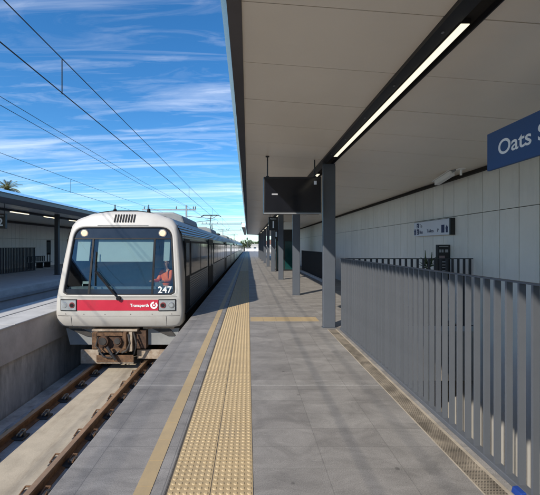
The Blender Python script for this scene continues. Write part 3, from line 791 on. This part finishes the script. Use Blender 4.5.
# wiper
q = MB(); q.path([(.03, fy(0, .50)-.05, .50), (-.12, fy(0, .64)-.06, .64), (-.58, fy(-.58, 1.12)-.035, 1.12)], .016)
q.path([(.00, fy(0, .52)-.05, .54), (-.16, fy(0, .70)-.07, .72), (-.54, fy(-.58, 1.12)-.04, 1.13)], .010); q.tube((.03, fy(0, .5)+.02, .5), (.03, fy(0, .5)-.07, .5), .05, 10)
T(q, 'wiper_arm', 'trim')
q = MB(); q.path([(-.60, fy(-.6, 1.58)-.0, 1.58), (-.585, fy(-.6, 1.2)-.012, 1.2), (-.56, fy(-.56, .78)-.0, .78)], .013); T(q, 'wiper_blade', 'trim')
# coupler, deflector, skirts
q = MB(); q.box(-.66, .42, F+.10, F+.30, -.31, -.262); T(q, 'headstock', 'dirty', bevel=.01)
T(B(-1.3, -.66, F+.30, F+.40, -.30, -.24), 'step_edge', 'dirty'); T(B(.50, 1.25, F+.30, F+.40, -.30, -.24), 'step_edge', 'dirty')
q = MB(); q.prism([(-1.38, -.28), (-.64, -.28), (-.64, -.68), (-1.28, -.68)], 'Y', F+.32, F+.36); T(q, 'side_skirt', 'skirt')
q = MB(); q.prism([(.62, -.28), (1.38, -.28), (1.28, -.68), (.62, -.68)], 'Y', F+.32, F+.36); T(q, 'side_skirt', 'skirt')
q = MB(); q.prism([(-1.30, -.285), (-1.0, -.285), (-.64, -.44), (-.64, -.50), (-.9, -.46)], 'Y', F+.29, F+.316); T(q, 'skirt_recess', 'under')
q = MB(); q.prism([(.72, -.285), (1.15, -.285), (1.3, -.46), (1.1, -.46)], 'Y', F+.29, F+.316); T(q, 'skirt_recess', 'under')
q = MB(); q.box(-.62, -.50, F+.02, F+.30, -.70, -.315); q.box(.10, .19, F+.02, F+.30, -.70, -.315); q.box(-.62, .19, F+.05, F+.28, -.80, -.70); q.box(-.50, .10, F+.02, F+.05, -.40, -.315); T(q, 'coupler_frame', 'coupler', bevel=.012)
q = MB(); q.tube((-.33, F-.06, -.50), (-.33, F+.24, -.50), .125, 16, .10); q.tube((.0, F-.04, -.52), (.0, F+.24, -.52), .10, 16, .09); q.box(-.50, .10, F+.06, F+.30, -.70, -.40); T(q, 'coupler_head', 'rust_dark', bevel=.01)
q = MB(); q.tube((-.33, F-.075, -.50), (-.33, F-.058, -.50), .085, 16); q.tube((.0, F-.055, -.50), (.0, F-.038, -.50), .07, 14); T(q, 'coupler_face', 'under')
q = MB(); q.path([(-.22, F-.08, -.62), (-.10, F-.10, -.80), (-.02, F-.08, -.92)], .035, 8); q.path([(-.45, F-.02, -.72), (-.30, F-.06, -.86), (-.15, F-.02, -.90), (.05, F-.0, -.74)], .018); T(q, 'coupler_hook', 'plate')
q = MB(); q.path([(.24, F+.0, -.35), (.30, F-.05, -.55), (.22, F-.04, -.72), (.10, F+.0, -.78)], .022, 8); T(q, 'brake_hose', 'under'); q = MB(); q.path([(.34, F+.1, -.33), (.42, F+.05, -.60), (.34, F+.1, -.85)], .02, 8); T(q, 'brake_hose', 'under'); q = MB(); q.path([(-.45, F-.03, -.40), (-.48, F-.08, -.6), (-.36, F-.08, -.72)], .016); T(q, 'brake_hose', 'under')
q = MB(); q.box(.32, .60, F+.2, F+.6, -.74, -.31); T(q, 'equipment_box', 'rust_dark')
q = MB(); q.box(.22, .30, F+.10, F+.2, -.78, -.32); T(q, 'coupler_bracket', 'dirty')
q = MB(); q.box(-.88, -.46, F+.02, F+.06, -1.04, -.72); q.box(-.46, .36, F+.02, F+.06, -1.04, -.90); q.box(.36, 1.15, F+.30, F+.34, -1.02, -.80); T(q, 'obstacle_deflector', 'dirty')
q = MB(); q.box(-.5, .36, F+.0, F+.025, -1.0, -.84); T(q, 'deflector_rust', 'coupler')
for z in (.075, .52): T(cpanel(-1.44 if z < .3 else -1.38, 1.44 if z < .3 else 1.38, z, z+.006, .0015, .006, 20, 1), 'seam_crease_shade', 'seam')  # dark seam lines; the lower one paints in the bumper crease's shade
for x in (-1.12, 1.12): T(cpanel(x, x+.006, -.17, .075, .0015, .006, 1, 4), 'seam_crease_shade', 'seam')
for x in (-1.25, -.8, -.3, .3, .8, 1.25):
    y = fy(x, .12); q = MB(); q.tube((x, y+.004, .12), (x, y-.004, .12), .010, 8); T(q, 'shell_fixing', 'seam')
q = MB(); q.path([(-.62, fy(-.62, 2.20)-.02, 2.225), (.62, fy(.62, 2.20)-.02, 2.225)], .008, 6); T(q, 'rain_gutter', 'shell')
# carriages
def carriage(ya, yb, firstcar, flip, idx):
    z0 = F+.50 if firstcar else ya
    m = loft([[(x, z0, z) for x, z in rb], [(x, yb, z) for x, z in rb]])
    if not firstcar: m.b.faces.new([v for v in m.b.verts[:NR]][::-1])
    m.b.verts.ensure_lookup_table(); m.b.faces.new(m.b.verts[NR:2*NR])
    c = T(m, 'carriage_body', 'steel')
    def C(mb, name, m_, **k):
        o = mb.build(name, M[m_], c, **k); return o
    # roof skin
    rt = [(x, z) for x, z in rb if z > 1.98]; rt.sort(key=lambda p: p[0])
    m = MB(); pts = [(x*1.006, z+.006) for x, z in rt]
    for a, b_ in zip(pts, pts[1:]): m.poly([(a[0], z0, a[1]), (b_[0], z0, b_[1]), (b_[0], yb, b_[1]), (a[0], yb, a[1])])
    C(m, 'roof_skin', 'roof')
    Ln = 24
    offs = [5.7, 15.5] if not flip else [24-15.9-1.9, 24-5.9-1.9]
    for s in (-1, 1):
        def side(y0, y1, za, zb, name, m_, t=.012):
            x = s*1.47; return C(B(min(x-.02*s, x+s*t), max(x-.02*s, x+s*t), ya+y0, ya+y1, za, zb), name, m_, bevel=.004)
        if firstcar: side(.56, 1.25, .02, 1.90, 'cab_door', 'door'); side(.66, 1.15, .95, 1.8, 'cab_window', 'winglass', .018)
        for o_ in offs:
            side(o_, o_+1.9, .06, 1.98, 'door_recess', 'trim', .008)
            for k_ in (0, 1):
                side(o_+.06+k_*.9, o_+.92+k_*.9, .08, 1.95, 'door', 'door', .016)
                side(o_+.22+k_*.9, o_+.76+k_*.9, .9, 1.75, 'door_window', 'winglass', .02)
            side(o_+.3, o_+1.6, 2.0, 2.03, 'door_gutter', 'shell', .03)
        edges = [1.42 if firstcar else 1.0] + [v for o_ in offs for v in (o_-.3, o_+2.2)] + [Ln-1.2]
        for a, b_ in zip(edges[::2], edges[1::2]):
            n = max(1, round((b_-a)/1.75)); w = (b_-a)/n
            side(a-.02, b_+.02, .90, 1.86, 'window_band', 'trim', .006)
            for i in range(n): side(a+w*i+.05, a+w*(i+1)-.05, .95, 1.80, 'window', 'winglass', .014)
        x = s*1.48
        C(B(min(x, x+s*.02), max(x, x+s*.02), z0, yb, .02, .05), 'rub_rail', 'trim')
    C(B(-1.35, 1.35, ya+1.0, yb-.2, -.62, -.2), 'underframe', 'under')
    m = MB()
    for yy in (3.2, 5.6, 18.4, 20.8):
        for s in (-1, 1): m.tube((s*.50, ya+yy, -.66), (s*.64, ya+yy, -.66), .42, 24)
        m.tube((-.6, ya+yy, -.66), (.6, ya+yy, -.66), .08, 8)
    C(m, 'wheels', 'rust_dark')
    m = MB()
    for yy in (4.4, 19.6): m.box(-1.1, -.8, ya+yy-1.7, ya+yy+1.7, -.8, -.5); m.box(.8, 1.1, ya+yy-1.7, ya+yy+1.7, -.8, -.5)
    C(m, 'bogie_frame', 'under')
    # roof pods
    def pod(y0, y1, h, w, name, m_='roof'):
        q = MB(); pf = [(-w, 2.45), (-w*.92, 2.5+h*.8), (-w*.6, 2.56+h), (w*.6, 2.56+h), (w*.92, 2.5+h*.8), (w, 2.45)]
        A = [(x, ya+y0, z) for x, z in pf]; A2 = [(x*.98, ya+y0+.5, z) for x, z in pf]
        q.prism(pf, 'Y', ya+y0, ya+y1); C(q, name, m_, bevel=.06)
    for o_ in ((3.4, 6.6), (12.3, 15.5)): pod(o_[0], o_[1], .28, .95, 'air_conditioner', 'skirt')
    if idx in (0, 2):
        yy = 20.6
        q = MB(); q.box(-.7, .7, ya+yy-.9, ya+yy+.9, 2.62, 2.74); C(q, 'pantograph_base', 'under')
        q = MB(); q.path([(0, ya+yy+.8, 2.78), (0, ya+yy-.75, 3.45), (0, ya+yy+.1, 4.25)], .035); q.path([(.12, ya+yy+.7, 2.8), (.12, ya+yy-.7, 3.42)], .018); C(q, 'pantograph_arm', 'under')
        q = MB(); 
        for d_ in (-.15, .15):
            q.path([(-.82, ya+yy+.1+d_, 4.14), (-.60, ya+yy+.1+d_, 4.26), (.60, ya+yy+.1+d_, 4.26), (.82, ya+yy+.1+d_, 4.14)], .024)
        q.tube((0, ya+yy-.05, 4.26), (0, ya+yy+.25, 4.26), .02); C(q, 'pantograph_head', 'under')
    return c
for i in range(4):
    ya = F+i*24.4; carriage(ya, ya+23.9, i == 0, i % 2 == 1, i)
for i in range(3):
    y = F+23.9+i*24.4; T(B(-1.2, 1.2, y+.01, y+.49, -.1, 2.2), 'gangway', 'under')

# ------------------------------------------------------------ driver
def skin_obj(name, joints, edges, m_, parent=None, root=0, sub=2):
    me = bpy.data.meshes.new(name); me.from_pydata([j[0] for j in joints], edges, []); o = bpy.data.objects.new(name, me); COL.objects.link(o)
    sk = o.modifiers.new('skin', 'SKIN'); sk.use_smooth_shade = True
    for i, j in enumerate(joints):
        v = me.skin_vertices[0].data[i]; r_ = j[1]; v.radius = r_ if isinstance(r_, tuple) else (r_, r_); v.use_root = (i == root)
    ss = o.modifiers.new('sub', 'SUBSURF'); ss.levels = sub; ss.render_levels = sub
    me.materials.append(m_)
    if parent: o.parent = parent
    return o
DX, DY = XC+1.0, F+.66
pj = [((0, 0, .45), (.14, .11)), ((0, 0, .62), (.12, .095)), ((0, .01, .85), (.125, .095)), ((0, 0, .98), (.11, .08)), ((0, -.01, 1.08), .05), ((0, -.02, 1.18), (.075, .085)), ((0, -.025, 1.27), (.078, .09)), ((0, -.02, 1.33), (.05, .06)),
      ((-.19, -.01, .99), .06), ((-.24, -.12, .78), .045), ((-.20, -.33, .78), .035), ((-.19, -.39, .79), (.035, .018)),
      ((.19, -.01, .99), .06), ((.24, -.12, .78), .045), ((.18, -.33, .78), .035), ((.17, -.39, .79), (.035, .018)),
      ((-.09, -.05, .42), .09), ((-.10, -.38, .42), .07), ((-.10, -.40, .08), .05), ((-.10, -.50, .0), .035),
      ((.09, -.05, .42), .09), ((.10, -.38, .42), .07), ((.10, -.40, .08), .05), ((.10, -.50, .0), .035)]
pe = [(0, 1), (1, 2), (2, 3), (3, 4), (4, 5), (5, 6), (6, 7), (3, 8), (8, 9), (9, 10), (10, 11), (3, 12), (12, 13), (13, 14), (14, 15), (0, 16), (16, 17), (17, 18), (18, 19), (0, 20), (20, 21), (21, 22), (22, 23)]
drv = skin_obj('person', pj, pe, M['skin'])
drv.location = (DX, DY, .07); drv.rotation_euler = (0, 0, -.55); drv.scale = (.86, .9, 1)
tag(drv, 'train driver seated in the cab behind the windscreen in an orange high visibility jacket', 'person')
k = 1.16
vj = [(j[0], tuple(a*k for a in j[1]) if isinstance(j[1], tuple) else j[1]*k) for j in pj]
skin_obj('jacket', [((0, 0, .60), (.16, .13)), ((0, .01, .83), (.17, .125)), ((0, .0, .99), (.17, .11))]+[vj[i] for i in (8, 9, 10, 12, 13, 14)]+[((0, -.005, 1.075), (.085, .08))], [(0, 1), (1, 2), (2, 3), (3, 4), (4, 5), (2, 6), (6, 7), (7, 8), (2, 9)], M['orange'], drv)
skin_obj('trousers', [((0, 0, .44), (.17, .14)), ((0, 0, .60), (.155, .125))]+[vj[i] for i in (16, 17, 18, 20, 21, 22)], [(0, 1), (0, 2), (2, 3), (3, 4), (0, 5), (5, 6), (6, 7)], M['cloth'], drv)
q = MB(); bmesh.ops.create_uvsphere(q.b, u_segments=16, v_segments=10, radius=.098, matrix=Matrix.Translation((0, .0, 1.29)) @ Matrix.Diagonal((.92, 1.05, .85, 1)))
for v in [v for v in q.b.verts if v.co.z < 1.28 and v.co.y < .02]: v.co.y = max(v.co.y, -.0)
q.build('hair', M['hair'], drv, smooth=True)
q = MB(); q.tube((0, -.11, 1.235), (0, -.13, 1.205), .008, 6, .014); q.build('nose', M['skin'], drv)
for s in (-1, 1):
    q = MB(); bmesh.ops.create_uvsphere(q.b, u_segments=8, v_segments=6, radius=.011, matrix=Matrix.Translation((s*.032, -.105, 1.245))); q.build('eye', M['hair'], drv)
    q = MB(); bmesh.ops.create_uvsphere(q.b, u_segments=8, v_segments=6, radius=.022, matrix=Matrix.Translation((s*.085, -.01, 1.225))); q.build('ear', M['skin'], drv)
    for f in range(4): 
        q = MB(); bx = s*.18+(f-1.5)*.018
        q.path([(bx, -.40, .79), (bx, -.445, .795), (bx, -.47, .775)], .008, 6); q.build('finger', M['skin'], drv)
    q = MB(); q.path([(s*.18-s*.035, -.375, .785), (s*.18-s*.06, -.41, .785)], .009, 6); q.build('thumb', M['skin'], drv)
# cream stripe on the jacket
# ------------------------------------------------------------ overhead line
def sag(a, b_, dip, n=10):
    a = Vector(a); b_ = Vector(b_); return [tuple(a.lerp(b_, i/n)-Vector((0, 0, dip*4*(i/n)*(1-i/n)))) for i in range(n+1)]
def catenary(x, zc_, zm, drops, label):
    r = empty('overhead_wire', (x, 0, zc_), label, 'overhead wire')
    m = MB(); m.path([(x, -25, zc_), (x, 110, zc_+.1)], .0085, 6); wp(m, 'contact_wire', M['wire'], r)
    m = MB(); m.path([(x, -25, zm), (x, 20, zm+.02), (x, 35, zm+.2), (x, 60, zm+.25), (x, 110, zm+.2)], .0075, 6); wp(m, 'messenger_wire', M['wire'], r)
    for y in drops:
        m = MB(); m.tube((x, y, zc_), (x, y, zm+(0 if y < 25 else .2)), .009, 5); wp(m, 'dropper', M['wire'], r)
catenary(-3.05, 4.21, 4.78, [5.74, 18.1, 30, 42, 54], 'overhead line above the near track, thick pair of wires at top left')
catenary(-7.75, 4.05, 4.62, [3, 15.3, 27, 39, 51], 'lower pair of overhead wires above the far track')
for x, z0, z1, lab in ((-6.15, 5.42, 5.75, 'upper of the two plain feeder wires between the tracks'), (-6.05, 5.15, 5.62, 'lower of the two plain feeder wires between the tracks')):
    m = MB(); m.path([(x, -25, z0+.1), (x, 5, z0), (x, 20, z0+.05), (x, 35, z1), (x, 60, z1), (x, 110, z1)], .0075, 6)
    tag(m.build('feeder_wire', M['wire']), lab, 'wire')
for i, (y, xa, xb, lab) in enumerate(((35, -10.6, -5.2, 'nearest overhead line mast rising behind the train roof'), (60, -8.0, -.9, 'second overhead line mast with a beam reaching over the platform'), (86, -9.5, -1.5, 'most distant overhead line mast'))):
    r = empty('catenary_mast', (-6.16, y, -1.3), lab, 'mast', 'overhead line masts')
    B(-.08, .08, -.08, .08, 0, 7.1 if i == 0 else 6.9).build('post', M['galv'], r)
    B(xa+6.16, xb+6.16, -.05, .05, 6.58+.15*i, 6.70+.15*i).build('cross_arm', M['galv'], r)
    q = MB(); q.path([(.1, 0, 6.0), (2.6, 0, 5.75), (3.1, 0, 6.1)], .03); q.path([(.1, 0, 5.3), (2.9, 0, 5.65)], .03); q.build('cantilever', M['galv'], r)
    for x in (xa+6.4, -1.0, xb+5.9, .9):
        q = MB(); [q.tube((x, 0, 6.72+.15*i+k*.06), (x, 0, 6.75+.15*i+k*.06), .07, 8) for k in range(4)]; q.tube((x, 0, 6.7+.15*i), (x, 0, 7.02+.15*i), .025, 6); q.build('insulator', M['insul'], r)

# ------------------------------------------------------------ palm and distance
def frond(q, base, az, el, ln, wdt):
    pts = []; d = Vector((math.cos(az)*math.cos(el), math.sin(az)*math.cos(el), math.sin(el))); p_ = Vector(base); n = 8
    for i in range(n+1):
        pts.append(p_.copy()); p_ += d*ln/n; d = (d+Vector((0, 0, -.17))).normalized()
    sd_ = Vector((-math.sin(az), math.cos(az), 0))
    for i in range(1, n):
        for k_ in (0, .5):
            c = pts[i].lerp(pts[i+1], k_); dd = (pts[i+1]-pts[i]).normalized(); w = wdt*math.sin(PI*(i+k_)/(n+.5))**.5
            for s in (-1, 1):
                tip = c+sd_*s*w+dd*w*.7+Vector((0, 0, -w*.35)); q.poly([c-dd*.05, c+dd*.07, tip])
    for a, c in zip(pts, pts[1:]): q.tube(a, c, .03, 4, cap=False)
def palm(loc, h, label, n=46, ln=3.0):
    r = empty('palm_tree', loc, label, 'palm tree'); q = MB()
    for i in range(8): q.tube((.1*math.sin(i*.3), 0, h*i/8), (.1*math.sin((i+1)*.3), 0, h*(i+1)/8), .28-.012*i, 10, .26-.012*i)
    q.build('trunk', M['bark'], r); q = MB()
    for i in range(n): frond(q, (.1, 0, h), random.random()*2*PI, random.uniform(-.5, 1.35), ln*random.uniform(.75, 1.1), .42)
    q.build('crown', M['frond'], r)
palm((-41.3, 60, -3), 14.3, 'palm tree rising above the far canopy at the left edge', ln=2.6)
def tree(loc, h, w, label, n=700, group=None):
    r = empty('tree', loc, label, 'tree', group); q = MB(); q.tube((0, 0, 0), (0, 0, h*.5), .25, 8, .14)
    for i in range(5):
        a = i*1.26; q.tube((0, 0, h*.4), (math.cos(a)*w*.3, math.sin(a)*w*.3, h*.7), .1, 6, .04)
    q.build('trunk', M['bark'], r); q = MB()
    cl_ = [(random.gauss(0, w*.22), random.gauss(0, w*.22), h*random.uniform(.45, .9), random.uniform(.14, .26)*w) for _ in range(11)]
    for i in range(n):
        c = random.choice(cl_); d = Vector([random.gauss(0, 1) for _ in range(3)]).normalized()*c[3]*random.uniform(.6, 1.05); p_ = Vector(c[:3])+d
        u = Vector([random.gauss(0, 1) for _ in range(3)]).normalized()*w*.045; v_ = u.orthogonal().normalized()*w*.03
        q.poly([p_-u, p_+v_, p_+u, p_-v_])
    q.build('crown', M['leaf'], r)
k = 0
tl = ['small dark round tree at the far end of the line', 'far tree left of the track end', 'pale far tree beyond the platform end', 'distant tree at the right beyond the canopy end']
tree((-.5, 150, -3), 8, 6, tl[0]); tree((-14, 210, -3), 9, 8, tl[1]); tree((6, 230, -3), 7, 9, tl[2]); tree((22, 240, -3), 9, 10, tl[3])
for i in range(8):
    tree((-70+i*16+random.uniform(-4, 4), 290+random.uniform(-10, 30), -3), random.uniform(7, 10), 13, 'distant tree in the row along the horizon', 500, 'far row of trees on the horizon')
def house(loc, w, d, h, label, flat=False):
    r = empty('house', loc, label, 'building'); B(-w/2, w/2, 0, d, 0, h).build('wall', M['bldg'], r)
    if flat: B(-w/2-.3, w/2+.3, -.3, d+.3, h, h+.4).build('roof', M['bldg'], r)
    else:
        q = MB(); q.prism([(-w/2-.4, h), (w/2+.4, h), (0, h+w*.22)], 'Y', -.4, d+.4); q.build('roof', M['tile'], r)
    for i in range(4): B(-w/2+w*(i+.2)/4, -w/2+w*(i+.7)/4, -.05, -.01, h*.35, h*.75).build('window', M['winglass'], r)
house((2.5, 190, -3), 11, 10, 5.4, 'long white building beyond the end of the platform', True)
house((-12, 240, -3), 14, 10, 5, 'tiled roof house beyond the tracks')
house((16, 260, -3), 16, 10, 6, 'tiled roof house far off on the right')
r = empty('signal_post', (-.25, 108, 0), 'thin grey pole at the platform end under the canopy', 'pole')
q = MB(); q.tube((0, 0, 0), (0, 0, 4.6), .07, 8); q.build('post', M['galv'], r); B(-.2, .2, -.1, .1, 3.6, 4.3).build('signal_head', M['black'], r)
r = empty('end_barrier', (1.6, 111, 0), 'white barrier fence closing the far platform end', 'barrier')
q = MB(); q.box(-2.6, 2.6, 0, .06, 1.05, 1.15); q.box(-2.6, 2.6, 0, .06, .1, .9); q.build('panel', M['white'], r)
for x in (-2.5, -.8, .8, 2.5): B(x, x+.1, -.06, .0, 0, 1.2).build('post', M['white'], r)
